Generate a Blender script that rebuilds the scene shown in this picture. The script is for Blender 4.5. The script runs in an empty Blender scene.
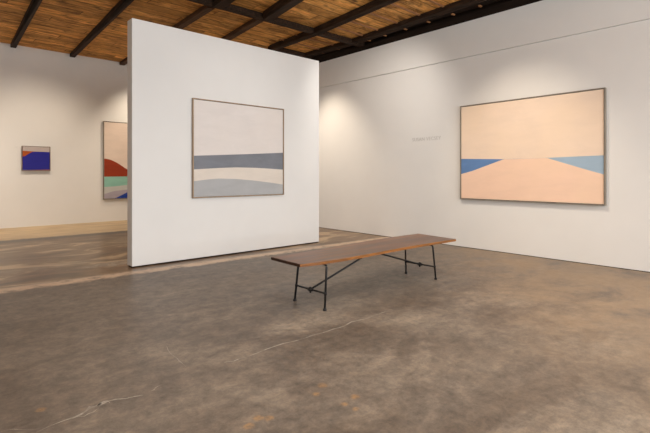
import bpy, bmesh, math, random
from mathutils import Vector, Matrix
random.seed(7)
scene = bpy.context.scene
COL = scene.collection

# ---------------------------------------------------------------- helpers
def mesh_obj(name, bm, mats, parent=None, smooth=False):
    me = bpy.data.meshes.new(name)
    bmesh.ops.recalc_face_normals(bm, faces=bm.faces)
    bm.to_mesh(me); bm.free()
    if not isinstance(mats, (list, tuple)): mats = [mats]
    for m in mats: me.materials.append(m)
    if smooth:
        for p in me.polygons: p.use_smooth = True
    o = bpy.data.objects.new(name, me); COL.objects.link(o)
    if parent: o.parent = parent
    return o

def tag(o, label, cat, group=None, kind=None):
    o['label'] = label; o['category'] = cat
    if group: o['group'] = group
    if kind: o['kind'] = kind
    return o

def empty(name, loc, rz=0.0):
    o = bpy.data.objects.new(name, None); COL.objects.link(o)
    o.empty_display_size = .1
    o.location = loc; o.rotation_euler = (0, 0, rz)
    return o

def box(bm, p0, p1, bevel=0.0, mi=0):
    x0, y0, z0 = p0; x1, y1, z1 = p1
    v = [bm.verts.new(c) for c in ((x0,y0,z0),(x1,y0,z0),(x1,y1,z0),(x0,y1,z0),(x0,y0,z1),(x1,y0,z1),(x1,y1,z1),(x0,y1,z1))]
    fs = [bm.faces.new([v[i] for i in f]) for f in ((3,2,1,0),(4,5,6,7),(0,1,5,4),(1,2,6,5),(2,3,7,6),(3,0,4,7))]
    for f in fs: f.material_index = mi
    if bevel > 0:
        es = list({e for f in fs for e in f.edges})
        bmesh.ops.bevel(bm, geom=es, offset=bevel, segments=2, affect='EDGES', profile=.6)

def prism(bm, pts, z0, z1):
    """pts: plan polygon; z0,z1 numbers or functions of the point"""
    f0 = z0 if callable(z0) else (lambda p: z0)
    f1 = z1 if callable(z1) else (lambda p: z1)
    a = [bm.verts.new((p[0], p[1], f0(p))) for p in pts]
    b = [bm.verts.new((p[0], p[1], f1(p))) for p in pts]
    n = len(pts)
    bm.faces.new(a[::-1]); bm.faces.new(b)
    for i in range(n):
        j = (i+1) % n
        bm.faces.new((a[i], a[j], b[j], b[i]))

def tube(bm, pts, r, seg=12, radii=None):
    pts = [Vector(p) for p in pts]
    rings = []
    up = Vector((0.123, 0.37, 1)).normalized()
    for i, p in enumerate(pts):
        if i == 0: t = pts[1]-p
        elif i == len(pts)-1: t = p-pts[-2]
        else: t = (pts[i+1]-p).normalized() + (p-pts[i-1]).normalized()
        t.normalize()
        s = t.cross(up)
        if s.length < 1e-3: s = t.cross(Vector((1,0,0)))
        s.normalize(); u = s.cross(t)
        rr = radii[i] if radii else r
        rings.append([bm.verts.new(p + rr*(math.cos(2*math.pi*k/seg)*s + math.sin(2*math.pi*k/seg)*u)) for k in range(seg)])
    for a, b in zip(rings, rings[1:]):
        for k in range(seg):
            bm.faces.new((a[k], a[(k+1)%seg], b[(k+1)%seg], b[k]))
    bm.faces.new(rings[0][::-1]); bm.faces.new(rings[-1])

def bend(a, b, c, r, n=5):
    """points of a rounded corner at b"""
    a, b, c = map(Vector, (a, b, c))
    p = b + (a-b).normalized()*r; q = b + (c-b).normalized()*r
    out = [a]
    for i in range(n+1):
        t = i/n
        out.append((1-t)**2*p + 2*t*(1-t)*b + t*t*q)
    out.append(c)
    return out

# ---------------------------------------------------------------- node helpers
class NT:
    def __init__(s, name):
        s.m = bpy.data.materials.new(name); s.m.use_nodes = True
        s.t = s.m.node_tree; s.n = s.t.nodes; s.l = s.t.links
        s.b = s.n['Principled BSDF']
    def add(s, kind, **kw):
        n = s.n.new(kind)
        for k, v in kw.items(): setattr(n, k, v)
        return n
    def put(s, sock, v):
        if isinstance(v, bpy.types.NodeSocket): s.l.new(v, sock)
        elif isinstance(v, (tuple, list)) and len(v) == 3 and sock.type == 'RGBA': sock.default_value = (*v, 1)
        else: sock.default_value = v
    def math(s, op, a, b=0.0, c=None, clamp=False):
        n = s.add('ShaderNodeMath', operation=op, use_clamp=clamp)
        s.put(n.inputs[0], a); s.put(n.inputs[1], b)
        if c is not None: s.put(n.inputs[2], c)
        return n.outputs[0]
    def coords(s, which='Object'):
        return s.add('ShaderNodeTexCoord').outputs[which]
    def mapping(s, vec, scale=(1,1,1), loc=(0,0,0), rot=(0,0,0)):
        n = s.add('ShaderNodeMapping'); s.l.new(vec, n.inputs[0])
        n.inputs['Scale'].default_value = scale; n.inputs['Location'].default_value = loc; n.inputs['Rotation'].default_value = rot
        return n.outputs[0]
    def noise(s, vec, scale=1, detail=4, rough=.55, dist=0.0):
        n = s.add('ShaderNodeTexNoise'); s.l.new(vec, n.inputs['Vector'])
        n.inputs['Scale'].default_value = scale; n.inputs['Detail'].default_value = detail
        n.inputs['Roughness'].default_value = rough; n.inputs['Distortion'].default_value = dist
        return n.outputs['Fac']
    def ramp(s, f, stops, interp='LINEAR'):
        n = s.add('ShaderNodeValToRGB'); s.put(n.inputs[0], f)
        cr = n.color_ramp; cr.interpolation = interp
        while len(cr.elements) > 1: cr.elements.remove(cr.elements[-1])
        cr.elements[0].position = stops[0][0]
        e0 = stops[0][1]; cr.elements[0].color = (*e0, 1) if isinstance(e0, (tuple, list)) else (e0, e0, e0, 1)
        for p, c in stops[1:]:
            e = cr.elements.new(p); e.color = (*c, 1) if isinstance(c, (tuple, list)) else (c, c, c, 1)
        return n.outputs[0]
    def smooth(s, v, a, b):
        n = s.add('ShaderNodeMapRange', interpolation_type='SMOOTHSTEP')
        s.put(n.inputs['Value'], v); n.inputs['From Min'].default_value = a; n.inputs['From Max'].default_value = b
        return n.outputs[0]
    def mix(s, f, a, b, mode='MIX'):
        n = s.add('ShaderNodeMix', data_type='RGBA', blend_type=mode)
        s.put(n.inputs[0], f); s.put(n.inputs[6], a); s.put(n.inputs[7], b)
        return n.outputs[2]
    def sep(s, vec):
        n = s.add('ShaderNodeSeparateXYZ'); s.l.new(vec, n.inputs[0]); return n.outputs
    def bump(s, h, strength=.2, dist=.01):
        n = s.add('ShaderNodeBump'); n.inputs['Strength'].default_value = strength; n.inputs['Distance'].default_value = dist
        s.put(n.inputs['Height'], h); s.l.new(n.outputs[0], s.b.inputs['Normal'])
    def out(s, col=None, rough=None, metal=None, spec=None):
        if col is not None: s.put(s.b.inputs['Base Color'], col)
        if rough is not None: s.put(s.b.inputs['Roughness'], rough)
        if metal is not None: s.put(s.b.inputs['Metallic'], metal)
        if spec is not None: s.put(s.b.inputs['Specular IOR Level'], spec)
        return s.m

def lin(r, g, b):
    f = lambda v: ((v/255+.055)/1.055)**2.4 if v/255 > .04045 else v/255/12.92
    return (f(r), f(g), f(b))

# ---------------------------------------------------------------- materials
def wall_paint(name, col=(.80,.785,.755)):
    t = NT(name); v = t.coords()
    n = t.noise(v, 1.1, 3, .6)
    c = t.mix(t.smooth(n, .3, .7), tuple(x*.97 for x in col), col)
    t.bump(t.noise(v, 130, 3, .6), .06, .002)
    return t.out(c, .62, spec=.3)
M_WALL = wall_paint('white_wall_paint')
M_PART = wall_paint('partition_paint', (.795,.795,.78))

def floor_mat():
    t = NT('worn_concrete'); v = t.coords()
    s = t.sep(v); X, Y = s[0], s[1]
    wob = t.noise(v, 1.6, 5, .65)
    wob2 = t.noise(t.mapping(v, (1,1,1), (5,9,0)), 4.5, 5, .7)
    # cloudy stains in two scales
    big = t.noise(t.mapping(v, (.32,.5,1)), 1.0, 6, .58, .5)
    mid = t.noise(t.mapping(v, (.9,1.3,1), (3,1,0)), 1.3, 8, .62, .7)
    fine = t.noise(t.mapping(v, (1,1,1), (1,7,0)), 7, 10, .85, .2)
    c = t.ramp(mid, [(.30,(.105,.079,.058)),(.43,(.143,.112,.085)),(.53,(.188,.152,.118)),(.64,(.240,.198,.154)),(.75,(.31,.26,.205))])
    c = t.mix(t.math('MULTIPLY', t.smooth(big,.38,.62), .55), c, (.172,.144,.117))
    streak = t.noise(t.mapping(v, (.55,2.4,1), (4,4,0), (0,0,-.25)), 1.5, 8, .7, 1.2)
    c = t.mix(.45, c, t.ramp(streak, [(.3,(.62,.60,.58)),(.5,(1,1,1)),(.68,(1.3,1.27,1.2))]), 'MULTIPLY')
    grain = t.ramp(fine, [(.34,(.42,.42,.42)),(.5,(1,1,1)),(.66,(1.7,1.66,1.56))])
    c = t.mix(.75, c, grain, 'MULTIPLY')
    # sandier tone towards the right wall
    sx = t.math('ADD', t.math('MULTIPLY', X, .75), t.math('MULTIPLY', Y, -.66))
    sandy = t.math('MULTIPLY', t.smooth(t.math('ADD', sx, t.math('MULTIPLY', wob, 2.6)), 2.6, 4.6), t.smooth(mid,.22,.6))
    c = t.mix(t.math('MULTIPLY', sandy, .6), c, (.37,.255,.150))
    # browner sealed slab behind the seam
    yw = t.math('ADD', Y, t.math('MULTIPLY', t.math('SUBTRACT', wob2, .5), .35))
    seamshift = t.math('ADD', yw, t.math('MULTIPLY', X, .035))
    behind = t.smooth(seamshift, 6.35, 6.6)
    sw = t.noise(t.mapping(v, (.45,1.1,1), (8,2,0)), 1.3, 7, .6, 1.6)
    brown = t.ramp(sw, [(.3,(.070,.036,.014)),(.45,(.15,.085,.038)),(.53,(.20,.122,.060)),(.62,(.46,.32,.18))])
    c = t.mix(behind, c, brown)
    # pale worn seam in front of the partition
    d = t.math('ABSOLUTE', t.math('SUBTRACT', seamshift, 6.42))
    seam = t.math('SUBTRACT', 1.0, t.smooth(d, .05, .18))
    c = t.mix(t.math('MULTIPLY', seam, t.smooth(wob2,.25,.55)), c, (.62,.46,.32))
    # tan strip along the back wall, with a dark joint
    strip = t.smooth(yw, 11.12, 11.3)
    tan = t.ramp(t.noise(t.mapping(v,(.5,1.6,1)),2,5,.6), [(.3,(.42,.27,.11)),(.7,(.70,.50,.25))])
    c = t.mix(strip, c, tan)
    dj = t.math('SUBTRACT', 1.0, t.smooth(t.math('ABSOLUTE', t.math('SUBTRACT', yw, 11.02)), .10, .34))
    c = t.mix(t.math('MULTIPLY', dj, .95), c, (.05,.030,.016))
    # pale mineral patches and small rust spots
    def blob(px, py, rx, ry, col, k):
        nonlocal c
        dx = t.math('DIVIDE', t.math('SUBTRACT', X, px), rx); dy = t.math('DIVIDE', t.math('SUBTRACT', Y, py), ry)
        r = t.math('SQRT', t.math('ADD', t.math('MULTIPLY', dx, dx), t.math('MULTIPLY', dy, dy)))
        r = t.math('ADD', r, t.math('MULTIPLY', t.math('SUBTRACT', wob2, .5), 2.4))
        m = t.math('MULTIPLY', t.math('MULTIPLY', t.math('SUBTRACT', 1.0, t.smooth(r, .4, 1.2)), t.smooth(fine, .36, .6)), k)
        c = t.mix(m, c, col)
    blob(2.35, 7.2, .55, .22, (.42,.36,.28), .8)
    blob(1.5, 7.6, .8, .2, (.30,.23,.16), .6)
    blob(3.4, 9.6, .5, .5, (.33,.24,.15), .6)
    for rx, ry in RUST: blob(rx, ry, .032, .03, (.46,.25,.085), .6)
    rough = t.ramp(mid, [(.3,.36),(.7,.50)])
    rough = t.mix(behind, rough, (.30,.30,.30))
    t.bump(t.math('ADD', t.math('MULTIPLY', fine, .5), mid), .12, .01)
    return t.out(c, rough, spec=.27)
RUST = [(1.831,2.066),(1.940,2.126),(1.874,1.852),(1.882,1.777),(1.985,1.873),(1.418,2.077),(1.463,2.036),(1.337,2.044),(0.548,2.999)]
M_FLOOR = floor_mat()

def crack_mat():
    t = NT('pale_crack_filler'); v = t.coords()
    n = t.noise(v, 14, 4, .7)
    return t.out(t.ramp(n, [(.35,(.24,.21,.17)),(.6,(.46,.42,.36))]), .7)
M_CRACK = crack_mat()

def plank_mat():
    t = NT('rough_sawn_ceiling_boards'); v = t.coords()
    s = t.sep(v); X, Y = s[0], s[1]
    W = .29
    yb = t.math('ADD', Y, t.math('MULTIPLY', t.math('SUBTRACT', t.noise(t.mapping(v,(.3,.3,1)),1,2,.5), .5), .04))
    q = t.math('DIVIDE', yb, W)
    row = t.math('FLOOR', q); fr = t.math('FRACT', q)
    joint = t.math('FRACT', t.math('ADD', t.math('DIVIDE', X, 3.1), t.math('MULTIPLY', row, .37)))
    wn = t.add('ShaderNodeTexWhiteNoise', noise_dimensions='2D')
    cb = t.add('ShaderNodeCombineXYZ')
    t.put(cb.inputs[0], row); t.put(cb.inputs[1], t.math('FLOOR', t.math('ADD', t.math('DIVIDE', X, 3.1), t.math('MULTIPLY', row, .37))))
    t.l.new(cb.outputs[0], wn.inputs['Vector'])
    rnd = wn.outputs['Value']
    off = t.add('ShaderNodeCombineXYZ'); t.put(off.inputs[0], t.math('MULTIPLY', rnd, 9.0)); t.put(off.inputs[2], t.math('MULTIPLY', rnd, 5.0))
    va = t.add('ShaderNodeVectorMath', operation='ADD'); t.l.new(v, va.inputs[0]); t.l.new(off.outputs[0], va.inputs[1])
    g = t.noise(t.mapping(va.outputs[0], (.9,8,1)), 1.3, 6, .68, .8)
    blot = t.noise(t.mapping(va.outputs[0], (1.3,2.8,1)), 1.5, 6, .72, 1.0)
    c = t.ramp(g, [(.28,(.30,.135,.036)),(.5,(.64,.335,.098)),(.72,(.88,.52,.19))])
    c = t.mix(.9, c, t.ramp(blot, [(.34,(.22,.18,.15)),(.47,(.85,.82,.78)),(.64,(1.4,1.35,1.22))]), 'MULTIPLY')
    c = t.mix(1.0, c, t.ramp(rnd, [(0,(.68,.66,.62)),(1,(1.2,1.16,1.1))]), 'MULTIPLY')
    # knots
    vo = t.add('ShaderNodeTexVoronoi'); t.l.new(t.mapping(va.outputs[0], (1.9,3.6,1)), vo.inputs['Vector']); vo.inputs['Scale'].default_value = 1.0
    kn = t.math('SUBTRACT', 1.0, t.smooth(vo.outputs['Distance'], .05, .2))
    c = t.mix(t.math('MULTIPLY', kn, .85), c, (.05,.024,.010))
    gap = t.math('SUBTRACT', 1.0, t.smooth(t.math('MINIMUM', fr, t.math('SUBTRACT', 1.0, fr)), .015, .055))
    gj = t.math('LESS_THAN', joint, .006)
    gm = t.math('MAXIMUM', gap, gj)
    c = t.mix(t.math('MULTIPLY', gm, .65), c, (.03,.014,.006))
    t.bump(t.math('SUBTRACT', t.math('MULTIPLY', g, .4), gm), .5, .012)
    return t.out(c, .75, spec=.2)
M_PLANK = plank_mat()

def wood(name, stops, scale=(1,14,14), rough=.45, dist=.6, bump=.15, ns=1.6, spec=.4):
    t = NT(name); v = t.coords()
    g = t.noise(t.mapping(v, scale), ns, 6, .6, dist)
    c = t.ramp(g, stops)
    t.bump(g, bump, .003)
    return t.out(c, rough, spec=spec)
M_BEAM = wood('dark_aged_beam_wood', [(.3,(.012,.007,.004)),(.55,(.035,.019,.011)),(.75,(.075,.042,.024))], (14,1,14), .7, spec=.15)
M_JOIST = wood('brown_aged_joist_wood', [(.3,(.035,.018,.010)),(.55,(.085,.042,.020)),(.75,(.14,.075,.036))], (14,1,14), .65, spec=.15)
M_BATTEN = wood('reddish_batten_wood', [(.3,(.20,.085,.03)),(.7,(.42,.20,.08))], (2,14,14), .65)
M_LEDGER = wood('dark_ledger_and_gap_shade', [(.3,(.012,.008,.006)),(.7,(.030,.018,.012))], (14,1,14), .8, spec=.1)  # also gives the partition's foot gap its shade as colour

def top_wood():
    t = NT('oiled_walnut_top'); v = t.coords()
    g = t.noise(t.mapping(v, (.55,9,3)), 1.5, 7, .62, 1.2)
    w = t.noise(t.mapping(v, (.35,2.2,1)), 1.4, 3, .5, 1.0)
    c = t.ramp(g, [(.28,(.050,.024,.014)),(.45,(.12,.055,.028)),(.57,(.21,.10,.05)),(.7,(.32,.17,.09))])
    c = t.mix(.65, c, t.ramp(w, [(.35,(.55,.5,.48)),(.65,(1.25,1.15,1.05))]), 'MULTIPLY')
    t.bump(g, .08, .002)
    return t.out(c, t.ramp(g, [(.3,.30),(.7,.42)]), spec=.5)
M_TOP = top_wood()
M_EDGE = wood('amber_sapwood_edge', [(.3,(.15,.058,.015)),(.6,(.33,.13,.032)),(.8,(.44,.19,.05))], (2,3,22), .4, ns=2)
M_ENDG = wood('dark_end_grain', [(.3,(.022,.010,.007)),(.7,(.07,.032,.018))], (8,8,20), .5)

def iron():
    t = NT('blackened_iron'); v = t.coords()
    n = t.noise(v, 40, 5, .6)
    t.bump(n, .2, .002)
    return t.out(t.ramp(n, [(.3,(.012,.012,.013)),(.7,(.035,.034,.034))]), .42, .55, .5)
M_IRON = iron()

def paint(name, col, var=.05, col2=None, k=.0):
    t = NT(name); v = t.coords()
    n = t.noise(t.mapping(v, (1.2,1,3.5)), 1.7, 6, .65, .4)
    a = tuple(c*(1-var) for c in col); b = tuple(min(1, c*(1+var)) for c in col)
    c = t.mix(t.smooth(n, .3, .7), a, b)
    if col2: c = t.mix(t.math('MULTIPLY', t.smooth(t.noise(v, .9, 3, .5), .4, .65), k), c, col2)
    t.bump(t.noise(v, 260, 2, .5), .12, .001)
    return t.out(c, .75, spec=.2)

# ---------------------------------------------------------------- measured frame of the room
K = (7.7225-7.5143)/(8.539-1.487)                     # the right wall runs slightly askew
def RX(y): return 7.5143 + (y-1.487)*K
def ZC(y): return 4.42 + max(0, y-7.0)*.0395          # underside of the ceiling boards
YF, YB, XL = -4.5, 13.84, -4.2
S = dict(kind='structure')

# floor
bm = bmesh.new(); prism(bm, [(XL-.3,YF-.3),(8.3,YF-.3),(8.3,YB+.3),(XL-.3,YB+.3)], -.2, 0)
fl = tag(mesh_obj('floor', bm, M_FLOOR), 'stained and cracked grey brown concrete floor of the gallery', 'floor', **S)

# cracks: irregular ribbons of pale filler lying in the floor, 1 mm proud
CAM = math.atan2(415, 447.7); H = 1.35            # camera heading and eye height
# plan positions (metres) of the crack lines, surveyed once
crack_lines = [
    ([(0.4854, 2.7567), (0.6304, 2.7794), (0.7001, 2.7992), (0.7682, 2.8402), (0.8136, 2.829), (0.8679, 2.8259), (0.9545, 2.8108), (1.051, 2.7803)], 0.017),
    ([(0.66, 2.7796), (0.7148, 2.757), (0.7645, 2.7687), (0.8169, 2.8027)], 0.008),
    ([(0.7989, 2.8348), (0.8381, 2.8377), (0.8704, 2.8157)], 0.03),
    ([(1.1001, 2.7956), (1.1435, 2.8092), (1.1881, 2.8231)], 0.01),
    ([(1.6536, 2.8508), (1.6988, 2.8442), (1.75, 2.8325), (1.8278, 2.8338)], 0.012),
    ([(1.7757, 2.8329), (1.9136, 2.8431), (2.0837, 2.8598), (2.2528, 2.8466), (2.3402, 2.8254), (2.4598, 2.8386), (2.6529, 2.8237), (2.8522, 2.8139), (2.9769, 2.8468), (3.1641, 2.8301), (3.5613, 2.849)], 0.008),
    ([(1.4939, 3.4917), (1.4596, 3.3562), (1.4426, 3.2285), (1.4372, 3.0985), (1.421, 2.9529)], 0.005),
    ([(0.3467, 2.8853), (0.4054, 2.8688), (0.4892, 2.7784)], 0.006),
]
def crack(pts, w):
    P = [Vector((*p, 0)) for p in pts]
    dense = []
    for a, b in zip(P, P[1:]):
        n = max(2, int((b-a).length/.05))
        for i in range(n): dense.append(a.lerp(b, i/n))
    dense.append(P[-1])
    bm = bmesh.new(); prev = None
    for i, p in enumerate(dense):
        q = dense[min(i+1, len(dense)-1)]-dense[max(i-1, 0)]
        nrm = Vector((-q.y, q.x, 0)).normalized()
        j = random.uniform(-1,1)*w*.9
        end = min(1, min(i, len(dense)-1-i)/4+.12)
        hw = w*random.uniform(.35, 1.2)*end*.75
        a = bm.verts.new(p+nrm*(j+hw)+Vector((0,0,.0008))); b = bm.verts.new(p+nrm*(j-hw)+Vector((0,0,.0008)))
        if prev: bm.faces.new((prev[0], prev[1], b, a))
        prev = (a, b)
    o = mesh_obj('crack', bm, M_CRACK, fl); o['kind'] = 'structure'; o['label'] = 'pale filled crack in the concrete'
for pts, w in crack_lines: crack(pts, w)

# back wall
bm = bmesh.new(); prism(bm, [(XL-.2,YB-.06),(3,YB),(8.2,YB+.02),(8.2,YB+.25),(XL-.2,YB+.25)], 0, ZC(YB)+.2)
tag(mesh_obj('wall_back', bm, M_WALL), 'far white gallery wall behind the partition', 'wall', **S)
# left wall
bm = bmesh.new(); prism(bm, [(XL-.2,YF),(XL,YF),(XL,YB),(XL-.2,YB)], 0, ZC(YB)+.2)
tag(mesh_obj('wall_left', bm, M_WALL), 'white side wall left of the picture', 'wall', **S)
# right wall, its proud upper band and the seam between them
def Zt(y): return 3.514+(y-1.487)*(3.589-3.514)/(8.5-1.487)
def Ze(y): return 4.206+(min(y,9)-2.956)*(4.2595-4.206)/(8.56-2.956)
bm = bmesh.new(); prism(bm, [(RX(YF),YF),(RX(YF)+.25,YF),(RX(YB)+.25,YB),(RX(YB),YB)], 0, lambda p: Zt(p[1])-.012)
tag(mesh_obj('wall_right', bm, M_WALL), 'long white gallery wall with the peach painting', 'wall', **S)
bm = bmesh.new(); prism(bm, [(RX(YF)+.02,YF),(RX(YF)+.25,YF),(RX(YB)+.25,YB),(RX(YB)+.02,YB)], lambda p: Zt(p[1])-.012, lambda p: Zt(p[1]))
tag(mesh_obj('trim_2', bm, M_WALL), 'narrow shadow reveal under the upper band of the right wall', 'wall reveal', **S)
bm = bmesh.new(); prism(bm, [(RX(YF)-.022,YF),(RX(YF)+.2,YF),(RX(YB)+.2,YB),(RX(YB)-.022,YB)], lambda p: Zt(p[1]), lambda p: Ze(p[1]))
tag(mesh_obj('trim_1', bm, M_WALL), 'shallow proud upper band of the right wall', 'wall band', **S)
bm = bmesh.new(); prism(bm, [(RX(YF)+.02,YF),(RX(YF)+.25,YF),(RX(YB)+.25,YB),(RX(YB)+.02,YB)], lambda p: Ze(p[1]), lambda p: ZC(p[1])+.1)
tag(mesh_obj('ledger_beam', bm, M_LEDGER), 'blackened ledger on top of the right wall', 'beam', **S)

# unseen front wall behind the camera; storefront window added to bring in daylight
WX0, WX1, WZ0, WZ1 = -3.2, 6.6, 1.0, 4.0
bm = bmesh.new()
box(bm, (XL-.2,YF-.25,0), (WX0,YF,4.62)); box(bm, (WX1,YF-.25,0), (8.2,YF,4.62))
box(bm, (WX0,YF-.25,WZ1), (WX1,YF,4.62)); box(bm, (WX0,YF-.25,0), (WX1,YF,WZ0))
tag(mesh_obj('wall_front', bm, M_WALL), 'white front wall around the added storefront window', 'wall', **S)
bm = bmesh.new()
for i in range(5):
    x = WX0+(WX1-WX0)*i/4; x0 = min(max(x-.04, WX0), WX1-.08)
    box(bm, (x0,YF-.18,WZ0), (x0+.08,YF-.08,WZ1))
box(bm, (WX0,YF-.18,WZ0), (WX1,YF-.08,WZ0+.08)); box(bm, (WX0,YF-.18,WZ1-.08), (WX1,YF-.08,WZ1))
tag(mesh_obj('window_added', bm, M_IRON), 'dark metal frame of the unseen window added behind the viewer for daylight', 'window', **S)

# ceiling boards
bm = bmesh.new()
ys = [YF-.2, 7.0, YB+.2]
vs = [[bm.verts.new((x, y, ZC(y)+dz)) for x in (XL-.2, 8.25)] for y in ys for dz in (0, .12)]
lo = [vs[0], vs[2], vs[4]]; hi = [vs[1], vs[3], vs[5]]
for i in range(2):
    bm.faces.new((lo[i][0], lo[i+1][0], lo[i+1][1], lo[i][1])); bm.faces.new((hi[i][0], hi[i][1], hi[i+1][1], hi[i+1][0]))
    bm.faces.new((lo[i][0], hi[i][0], hi[i+1][0], lo[i+1][0])); bm.faces.new((lo[i][1], lo[i+1][1], hi[i+1][1], hi[i][1]))
bm.faces.new((lo[0][0], lo[0][1], hi[0][1], hi[0][0])); bm.faces.new((lo[2][0], hi[2][0], hi[2][1], lo[2][1]))
tag(mesh_obj('ceiling', bm, M_PLANK), 'rough reddish brown plank ceiling', 'ceiling', **S)

# beams: (x at ya, ya, x at yb, yb, width, depth, material)
def beam(p, q, w, d, mat, label):
    p, q = Vector(p), Vector(q)
    t = (q-p).normalized(); n = Vector((-t.y, t.x))*w*.5
    bm = bmesh.new()
    def mid(a, b):
        return [a.lerp(b, (7.0-a.y)/(b.y-a.y))] if abs(b.y-a.y) > 1 and min(a.y,b.y) < 7 < max(a.y,b.y) else []
    prism(bm, [p+n]+mid(p+n,q+n)+[q+n, q-n]+mid(q-n,p-n)+[p-n], lambda c: ZC(c[1])-d, lambda c: ZC(c[1])+.01)
    bmesh.ops.bevel(bm, geom=[e for e in bm.edges if all(v.co.z < ZC(v.co.y)-.01 for v in e.verts)], offset=.008, segments=1, affect='EDGES')
    return tag(mesh_obj('ceiling_beam', bm, mat), label, 'beam', 'ceiling beams', 'structure')
def line(a, b, y): return (a[0]+(b[0]-a[0])*(y-a[1])/(b[1]-a[1]), y)
def run(a, b, y0, y1, *r): return beam(line(a,b,y0), line(a,b,y1), *r)
B = 'dark beam under the ceiling boards'
run((1.908,13.33),(1.708,10.07), -4.4, 13.83, .12,.085, M_BEAM, 'dark ceiling beam, leftmost above the far wall')
run((3.25,13.334),(2.79,8.03), -4.4, 13.83, .13,.085, M_BEAM, 'dark ceiling beam left of the partition top')
run((4.129,8.902),(3.98,7.376), 7.3, 13.83, .14,.085, M_JOIST, 'brown ceiling beam meeting the partition top left of its middle')
run((5.254,8.763),(5.02,7.384), 7.2, 13.83, .14,.085, M_JOIST, 'brown ceiling beam meeting the partition top right of its middle')
run((4.129,8.902),(3.98,7.376), -4.4, 7.05, .17,.16, M_BEAM, 'thick dark ceiling beam on the near side of the cross beam, left one')
run((5.254,8.763),(5.02,7.384), -4.4, 6.95, .17,.16, M_BEAM, 'thick dark ceiling beam on the near side of the cross beam, second one')
run((6.413,8.482),(6.15,6.1), -4.4, 8.85, .15,.12, M_BEAM, 'thick dark ceiling beam crossing the cross beam near the partition corner')
run((7.53,8.78),(7.20,4.5), -4.4, 8.85, .19,.085, M_BEAM, 'dark ceiling beam running beside the right wall')
beam((XL,7.30),(7.70,7.04), .15,.10, M_BEAM, 'dark cross beam running parallel to the partition')
beam((6.42,8.90),(7.72,8.85), .18,.09, M_BEAM, 'dark cross beam just above the partition top')
for k, y in enumerate((8.2, 7.65, 6.64, 6.18, 5.62, 5.05, 4.50, 3.95, 3.4)):
    bm = bmesh.new(); box(bm, (6.2,y-.022,ZC(y)-.022), (RX(y)-.24,y+.022,ZC(y)+.01))
    box(bm, (RX(y)-.22,y-.02,ZC(y)-.085), (RX(y)-.13,y+.02,ZC(y)-.064), .006)
    tag(mesh_obj('ceiling_batten_strip', bm, M_BATTEN), 'light reddish batten crossing the last ceiling bay by the right wall', 'batten', 'ceiling battens', 'structure')

bm = bmesh.new(); prism(bm, [(RX(YF)-.28,YF),(RX(YF)+.02,YF),(RX(7)+.02,7),(RX(9)+.02,9),(RX(9)-.28,9),(RX(7)-.28,7)], lambda c: ZC(c[1])-.065, lambda c: ZC(c[1])+.005)  # board added to darken the gap between last beam and wall
tag(mesh_obj('ledger_beam', bm, M_LEDGER), 'dark board added to darken the ceiling gap beside the right wall', 'beam', **S)

# free-standing partition; its recessed foot is coloured black as the gap's shade
bm = bmesh.new()
PA, PB, PZ = (2.363, 6.67), (6.005, 6.652), 3.632
prism(bm, [(PA[0],PA[1]),(PB[0],PB[1]),(PB[0],PB[1]+.19),(PA[0],PA[1]+.19)], .018, PZ)
bmesh.ops.bevel(bm, geom=list(bm.edges), offset=.004, segments=1, affect='EDGES')
part_ = tag(mesh_obj('partition', bm, M_PART), 'free-standing white partition wall in the middle of the room', 'partition', **S)
bm = bmesh.new(); prism(bm, [(PA[0]+.012,PA[1]+.014),(PB[0]-.012,PB[1]+.014),(PB[0]-.012,PB[1]+.176),(PA[0]+.012,PA[1]+.176)], 0, .019)
r_ = mesh_obj('shadow_gap', bm, M_LEDGER, part_); r_['label'] = 'thin recessed foot under the partition, coloured dark for its shade'; r_['kind'] = 'structure'
# thin dark strip along the right wall foot
bm = bmesh.new(); prism(bm, [(RX(YF)-.006,YF),(RX(YF)+.02,YF),(RX(YB)+.02,YB),(RX(YB)-.006,YB)], 0, .008)
tag(mesh_obj('baseboard_right', bm, M_LEDGER), 'thin dark strip where the right wall meets the floor', 'baseboard', **S)

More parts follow.
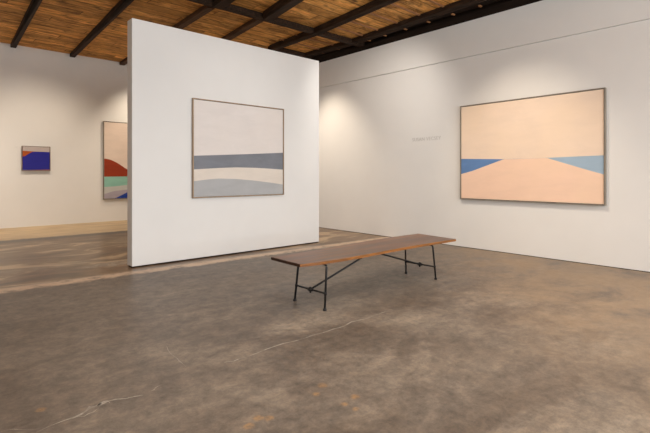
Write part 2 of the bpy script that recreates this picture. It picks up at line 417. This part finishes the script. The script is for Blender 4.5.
# ---------------------------------------------------------------- paintings
def painting(name, label, loc, rz, w, h, depth, border, frame_mat, bounds, mats, pick=None, side=None):
    """local frame: x to the viewer's right, y into the wall, z up; origin at bottom centre on the wall.
    bounds: polylines [(u,v)..] from bottom to top in metres from the lower left corner; mats: one per band"""
    root = empty(name, loc, rz)
    tag(root, label, 'painting')
    bm = bmesh.new()
    x0, x1 = -w/2, w/2
    for a, b in (((x0,-depth,0),(x0+border,-.012,h)), ((x1-border,-depth,0),(x1,-.012,h)),
                 ((x0+border,-depth,h-border),(x1-border,-.012,h)), ((x0+border,-depth,0),(x1-border,-.012,border))):
        box(bm, a, b, .0015)
    mesh_obj('frame', bm, frame_mat, root)
    bm = bmesh.new(); g = border+.006
    n = 56
    def ev(pl, u):
        if u <= pl[0][0]: return pl[0][1]
        for a, b in zip(pl, pl[1:]):
            if u <= b[0]:
                t = (u-a[0])/(b[0]-a[0]); return a[1]+(b[1]-a[1])*t
        return pl[-1][1]
    def smooth_ev(pl, u):
        if len(pl) <= 2: return ev(pl, u)
        e = w*.03
        return (ev(pl, max(pl[0][0], u-e))+2*ev(pl, u)+ev(pl, min(pl[-1][0], u+e)))/4
    us = [g+(w-2*g)*i/n for i in range(n+1)]
    yf = -depth+.012
    all_b = [[(0,g),(w,g)]]+bounds+[[(0,h-g),(w,h-g)]]
    rows = [[min(max((ev if len(b) < 3 or b[0][1] == 'x' else (ev if pick == 'sharp' else smooth_ev))(b, u), g), h-g) for u in us] for b in all_b]
    for i in range(1, len(rows)):
        for j in range(n+1): rows[i][j] = max(rows[i][j], rows[i-1][j])
    for i in range(len(rows)-1):
        for j in range(n):
            a, b, c, d = rows[i][j], rows[i][j+1], rows[i+1][j+1], rows[i+1][j]
            if max(d-a, c-b) < 1e-5: continue
            vs = [bm.verts.new((x0+us[j], yf, a)), bm.verts.new((x0+us[j+1], yf, b))]
            if c-b > 1e-6: vs.append(bm.verts.new((x0+us[j+1], yf, c)))
            if d-a > 1e-6: vs.append(bm.verts.new((x0+us[j], yf, d)))
            f = bm.faces.new(vs)
            f.material_index = mats[i](us[j]/w) if callable(mats[i]) else mats[i]
    # stretched sides of the canvas
    z0, z1 = g, h-g
    X0, X1 = x0+us[0], x0+us[-1]
    for (a, b) in (((X0,z0),(X1,z0)),((X1,z0),(X1,z1)),((X1,z1),(X0,z1)),((X0,z1),(X0,z0))):
        f = bm.faces.new([bm.verts.new(c) for c in ((a[0],yf,a[1]),(b[0],yf,b[1]),(b[0],-.012,b[1]),(a[0],-.012,a[1]))]); f.material_index = len(side)-1
    f = bm.faces.new([bm.verts.new(c) for c in ((X0,-.012,z0),(X0,-.012,z1),(X1,-.012,z1),(X1,-.012,z0))]); f.material_index = len(side)-1
    me = bpy.data.meshes.new('canvas'); bmesh.ops.remove_doubles(bm, verts=bm.verts, dist=1e-5)
    bmesh.ops.recalc_face_normals(bm, faces=bm.faces); bm.to_mesh(me); bm.free()
    for m in side: me.materials.append(m)
    c = bpy.data.objects.new('canvas', me); COL.objects.link(c); c.parent = root
    bm = bmesh.new()
    box(bm, (-w*.3,-.013,h*.8), (w*.3,0,h*.8+.03))
    mesh_obj('hanging_cleat', bm, frame_mat, root)
    return root

M_CANVAS = paint('raw_canvas_edge', (.62,.58,.52))
F_OAK = wood('pale_oak_frame', [(.3,(.27,.19,.12)),(.7,(.42,.31,.21))], (10,10,1), .5)
F_GREY = wood('weathered_grey_frame', [(.3,(.16,.135,.105)),(.7,(.27,.235,.19))], (10,10,1), .5)
F_DARK = wood('dark_walnut_frame', [(.3,(.12,.07,.045)),(.7,(.24,.15,.10))], (10,10,1), .5)

# grey painting on the partition
w1, h1 = 1.806, 1.592
cx = 3.284+w1/2; z1_ = .982
def u1(x): return x-3.284
painting('abstract_painting', 'square pale painting with a slate grey band, hanging on the free-standing partition',
    (cx, 6.665, z1_), math.atan2(PB[1]-PA[1], PB[0]-PA[0]), w1, h1, .055, .0155, F_OAK,
    [[(0,1.247-z1_),(.2,1.272-z1_),(.46,1.292-z1_),(.80,1.282-z1_),(1.17,1.251-z1_),(1.5,1.212-z1_),(w1,1.170-z1_)],
     [(0,1.437-z1_),(.25,1.453-z1_),(.5,1.468-z1_),(.80,1.480-z1_),(1.2,1.476-z1_),(1.55,1.462-z1_),(w1,1.448-z1_)],
     [(0,1.655-z1_),(.9,1.706-z1_),(w1,1.764-z1_)]],
    [0,1,2,3], side=[paint('cool_grey_paint', lin(174,176,178), .05, lin(190,190,188), .4), paint('warm_white_band_paint', (.72,.66,.59), .04),
          paint('slate_grey_paint', lin(126,130,138), .08), paint('rose_white_paint', (.74,.70,.675), .035, (.76,.71,.67), .6), M_CANVAS])

# peach painting on the right wall
FW = .9907                                            # frame front plane against wall plane
ya, yb = 4.457*FW, 2.034*FW
w2 = math.hypot(ya-yb, (ya-yb)*K); z2, h2 = .900, 1.734
yc = (ya+yb)/2
def tri(u): return 2 if u < .5 else 3
painting('abstract_painting', 'large peach painting with two blue wedges, hanging on the right wall',
    (RX(yc)-.001, yc, z2), math.atan2(-1, -K), w2, h2, .07, .016, F_GREY,
    [[(0,1.362-z2),(.25,1.425-z2),(.55,1.525-z2),(.84,1.621-z2),(1.57,1.624-z2),(1.85,1.530-z2),(2.15,1.430-z2),(w2,1.352-z2)],
     [(0,1.652-z2),(.84,1.6225-z2),(1.57,1.6255-z2),(w2,1.640-z2)]],
    [0, tri, 1], pick='sharp', side=[paint('pink_peach_paint', lin(240,206,182), .03, lin(242,210,180), .5), paint('warm_sand_paint', lin(234,212,192), .035, lin(240,216,190), .6),
          paint('cornflower_blue_paint', lin(100,134,182), .08), paint('powder_blue_paint', lin(160,182,200), .06), M_CANVAS])

# tall painting half hidden behind the partition
z3, h3, w3 = .645, 2.26, 1.83
painting('abstract_painting', 'tall painting with a rust red mound, on the far wall cut off by the partition',
    (4.08+w3/2, 13.838, z3), 0, w3, h3, .075, .016, F_GREY,
    [[(0,0),(.22,.0),(.34,.03),(.66,.19),(1.0,.30),(w3,.42)],
     [(0,.15),(.3,.24),(.66,.27),(1.2,.33),(w3,.36)],
     [(0,.36),(.3,.37),(.66,.41),(w3,.44)],
     [(0,.655),(w3,.68)],
     [(0,1.185),(.2,1.15),(.4,1.05),(.65,.875),(1.0,.76),(1.4,.70),(w3,.68)]],
    [0,1,2,3,4,5], side=[paint('deep_blue_paint', lin(40,66,150), .08), paint('lilac_grey_paint', lin(168,160,170), .05), paint('pale_grey_paint', lin(190,190,186), .05),
          paint('mint_green_paint', lin(142,190,174), .06), paint('rust_red_paint', lin(148,58,34), .08), paint('blush_paint', lin(226,207,192), .04), M_CANVAS])

# small blue painting
z4, h4, w4 = 1.462, .640, .640
painting('abstract_painting', 'small deep blue painting with a rust wedge, alone on the far left wall',
    (2.107+w4/2, 13.79, z4), math.atan2(.06, 7.2), w4, h4, .06, .012, F_DARK,
    [[(0,.016),(w4,.03)],
     [(0,.36),(.07,.375),(.14,.43),(.23,.49),(.30,.500),(w4,.497)],
     [(0,.515),(.23,.502),(w4,.498)]],
    [3,0,1,2], pick='sharp', side=[paint('ultramarine_paint', lin(44,44,140), .06), paint('burnt_orange_paint', lin(168,82,36), .1), paint('lavender_grey_paint', lin(184,172,168), .04),
          paint('terracotta_paint', lin(190,110,80), .06), M_CANVAS])

# ---------------------------------------------------------------- lettering on the right wall
cu = bpy.data.curves.new('wall_lettering', 'FONT'); cu.body = 'SUSAN VECSEY'; cu.size = .098; cu.extrude = .002
cu.space_character = 1.07
lt = bpy.data.objects.new('wall_lettering', cu); COL.objects.link(lt)
y_t = 5.575
k = Vector((-K, -1, 0)).normalized()
zax = Vector((0,0,1)); nax = k.cross(zax)
lt.matrix_world = Matrix(((k.x, zax.x, nax.x, RX(y_t)-.003),(k.y, zax.y, nax.y, y_t),(k.z, zax.z, nax.z, 2.045),(0,0,0,1)))
tm = NT('grey_vinyl'); cu.materials.append(tm.out((.56,.54,.51), .6))
bpy.context.view_layer.update()
lm = bpy.data.meshes.new_from_object(lt.evaluated_get(bpy.context.evaluated_depsgraph_get()))
mw = lt.matrix_world.copy(); bpy.data.objects.remove(lt)
lt = empty('wall_lettering', (0,0,0)); lt.matrix_world = mw
tag(lt, 'small grey name lettering on the right wall beside the peach painting', 'wall lettering')
seen = set()
bm = bmesh.new(); bm.from_mesh(lm); bmesh.ops.remove_doubles(bm, verts=bm.verts, dist=1e-6); bm.verts.ensure_lookup_table()
for v0 in bm.verts:
    if v0.index in seen: continue
    st, isl = [v0], {v0.index}
    while st:
        q = st.pop()
        for e in q.link_edges:
            r = e.other_vert(q)
            if r.index not in isl: isl.add(r.index); st.append(r)
    seen |= isl
    nb = bmesh.new(); mp = {i: nb.verts.new(bm.verts[i].co) for i in isl}
    for f in {f for i in isl for f in bm.verts[i].link_faces}:
        nb.faces.new([mp[v.index] for v in f.verts])
    mesh_obj('letter', nb, tm.m, lt)
bm.free()

# ---------------------------------------------------------------- bench
BX, BY = 4.02, 3.515
bench = empty('bench', (BX, BY, 0))
tag(bench, 'long low wooden bench on slim black iron legs in the middle of the floor', 'bench')
front = [(2.771,3.345),(2.99,3.300),(3.247,3.277),(3.626,3.272),(4.0,3.279),(4.258,3.282),(4.6,3.277),(4.851,3.266),(5.15,3.252),(5.412,3.234)]
back = [(5.509,3.92),(5.2,3.936),(4.862,3.942),(4.4,3.928),(4.001,3.90),(3.7,3.872),(3.468,3.848),(3.1,3.842),(2.793,3.851)]
ZT, TH = .485, .031
bm = bmesh.new()
pts = [(x-BX, y-BY) for x, y in front+back]
prism(bm, pts, ZT-TH, ZT)
bm.faces.ensure_lookup_table()
nf = len(front)
for i, f in enumerate(bm.faces):
    if i < 2: f.material_index = 0
    else:
        s = i-2
        f.material_index = 2 if s in (nf-1, len(pts)-1) else 1
bmesh.ops.bevel(bm, geom=[e for e in bm.edges if abs(e.verts[0].co.z-e.verts[1].co.z) < 1e-6], offset=.004, segments=2, affect='EDGES')
mesh_obj('seat', bm, [M_TOP, M_EDGE, M_ENDG], bench)
zu = ZT-TH
R = .0115
legs = {}
for ex, (xf, sg) in enumerate(((3.030, 1), (4.985, -1))):
    for yf, sy in ((3.272, 1), (3.745, -1)):
        foot = Vector((xf-BX, yf-BY, .012)); topp = Vector((xf+sg*.042-BX, yf+sy*.018-BY, zu-.010))
        inn = topp + Vector((sg*.01, sy*.075, 0))
        bm = bmesh.new()
        tube(bm, bend(foot, topp, inn, .03), R)
        # welded mounting pad under the seat
        box(bm, (inn.x-.03, inn.y-.025, zu-.005), (inn.x+.03, inn.y+.025, zu))
        lg = mesh_obj('leg', bm, M_IRON, bench, True)
        bm = bmesh.new(); tube(bm, [foot-Vector((0,0,.012)), foot-Vector((0,0,.002)), foot+Vector((0,0,.012))], .016, radii=[.019,.019,.013])
        mesh_obj('foot', bm, M_IRON, lg, True)
        legs[(ex, sy)] = (foot, topp)
for ex, sg in ((0, 1), (1, -1)):
    def at(sy, z):
        a, b = legs[(ex, sy)]; return a.lerp(b, (z-a.z)/(b.z-a.z))
    zs = .165
    a, b = at(1, zs), at(-1, zs)
    bm = bmesh.new(); tube(bm, [a, b], .0095)
    for p in (a, b): tube(bm, [p-Vector((0,0,.014)), p+Vector((0,0,.014))], .015)
    st = mesh_obj('stretcher', bm, M_IRON, bench, True)
    mid = a.lerp(b, .5)
    # clamp ball with a little bolt
    bm = bmesh.new(); bmesh.ops.create_icosphere(bm, subdivisions=2, radius=.026, matrix=Matrix.Translation(mid))
    tube(bm, [mid-Vector((0,0,.036)), mid+Vector((0,0,.026))], .010)
    tube(bm, [mid-Vector((0,.034,0)), mid+Vector((0,.034,0))], .0155)
    mesh_obj('clamp', bm, M_IRON, st, True)
    # long diagonal brace up to the underside of the seat
    end = Vector(((4.05 if ex == 0 else 4.015)-BX, 3.53-BY, zu-.008))
    start = mid+Vector((sg*.006, 0, 0))
    bm = bmesh.new(); tube(bm, bend(start, end, end+Vector((sg*.03,0,0)), .04), .0105)
    box(bm, (end.x-.03+.03*(ex==0), end.y-.03, zu-.004), (end.x+.0+.03*(ex==0), end.y+.03, zu))
    mesh_obj('brace', bm, M_IRON, bench, True)

# ---------------------------------------------------------------- light
def spot(loc, target, power, angle, col=(1,.80,.56), blend=.7, r=.05):
    l = bpy.data.lights.new('spot_and_fill_lamp', 'SPOT'); l.energy = power; l.spot_size = math.radians(angle); l.spot_blend = blend
    l.color = col; l.shadow_soft_size = r
    o = bpy.data.objects.new('spot_and_fill_lamp', l); COL.objects.link(o)
    o.location = loc
    o.rotation_euler = (Vector(target)-Vector(loc)).to_track_quat('-Z','Y').to_euler()
    return o
def area(name, loc, rot, sx, sy, power, col):
    l = bpy.data.lights.new(name, 'AREA'); l.shape = 'RECTANGLE'; l.size = sx; l.size_y = sy; l.energy = power; l.color = col
    o = bpy.data.objects.new(name, l); COL.objects.link(o); o.location = loc; o.rotation_euler = rot
    return o
# fill lamp set in the added storefront window to act as daylight
area('window_fill', ((WX0+WX1)/2, YF-.02, (WZ0+WZ1)/2), (math.radians(90),0,0), WX1-WX0, WZ1-WZ0, 440, (.93,.97,1.0))
WARM, NEUT = (1,.85,.67), (1,.93,.85)
SP = [
 ((5.0,3.3,4.2),(7.6,3.3,1.35), 165, 60, WARM),      # peach painting
 ((5.4,1.6,4.2),(5.7,1.6,0), 50, 50, WARM),
 ((5.3,4.9,4.2),(7.6,6.4,2.1), 120, 90, NEUT),  # extra lamp added to brighten the middle of the right wall
 ((4.2,4.2,4.2),(4.2,6.67,1.6), 30, 80, NEUT),        # painting on the partition
 ((6.3,8.4,4.3),(7.72,7.8,1.4), 180, 66, WARM),        # warm pool beyond the partition
 ((2.4,10.8,4.3),(2.4,13.84,1.2), 190, 84, WARM),     # small blue painting
 ((5.2,12.3,4.4),(5.1,13.84,2.5), 150, 75, WARM),     # tall painting
 ((-.4,10.8,4.3),(-.4,13.84,1.1), 150, 84, WARM),
]
for s_ in SP: spot(*s_, blend=1.0, r=.08)
# wide overhead fill lamps, added to brighten floor, lower walls and ceiling
for x, y, p in ((2.2,1.4,150),(4.0,1.2,85),(4.6,3.2,105),(2.6,9.4,110),(6.0,9.6,120),(0.2,11.4,70)):
    spot((x,y,4.2), (x+.01,y,0), p, 150, NEUT, 1.0, .35)
w = bpy.data.worlds.new('world'); scene.world = w; w.use_nodes = True
bg = w.node_tree.nodes['Background']; bg.inputs[0].default_value = (.9,.95,1,1); bg.inputs[1].default_value = .6

# ---------------------------------------------------------------- camera
cam = bpy.data.cameras.new('camera'); cam.sensor_width = 36; cam.lens = 447.7/650*36
cam.shift_y = -(216.5-175)/650; cam.clip_start = .05
co = bpy.data.objects.new('camera', cam); COL.objects.link(co)
co.location = (0,0,H); co.rotation_euler = (math.pi/2, 0, -CAM)
scene.camera = co
scene.view_settings.view_transform = 'Standard'; scene.view_settings.look = 'None'
scene.view_settings.gamma = 1; scene.view_settings.use_curve_mapping = False
scene.view_settings.exposure = 0.62
scene.cycles.use_denoising = True
scene.cycles.max_bounces = 8; scene.cycles.diffuse_bounces = 5
scene.cycles.sample_clamp_indirect = 6
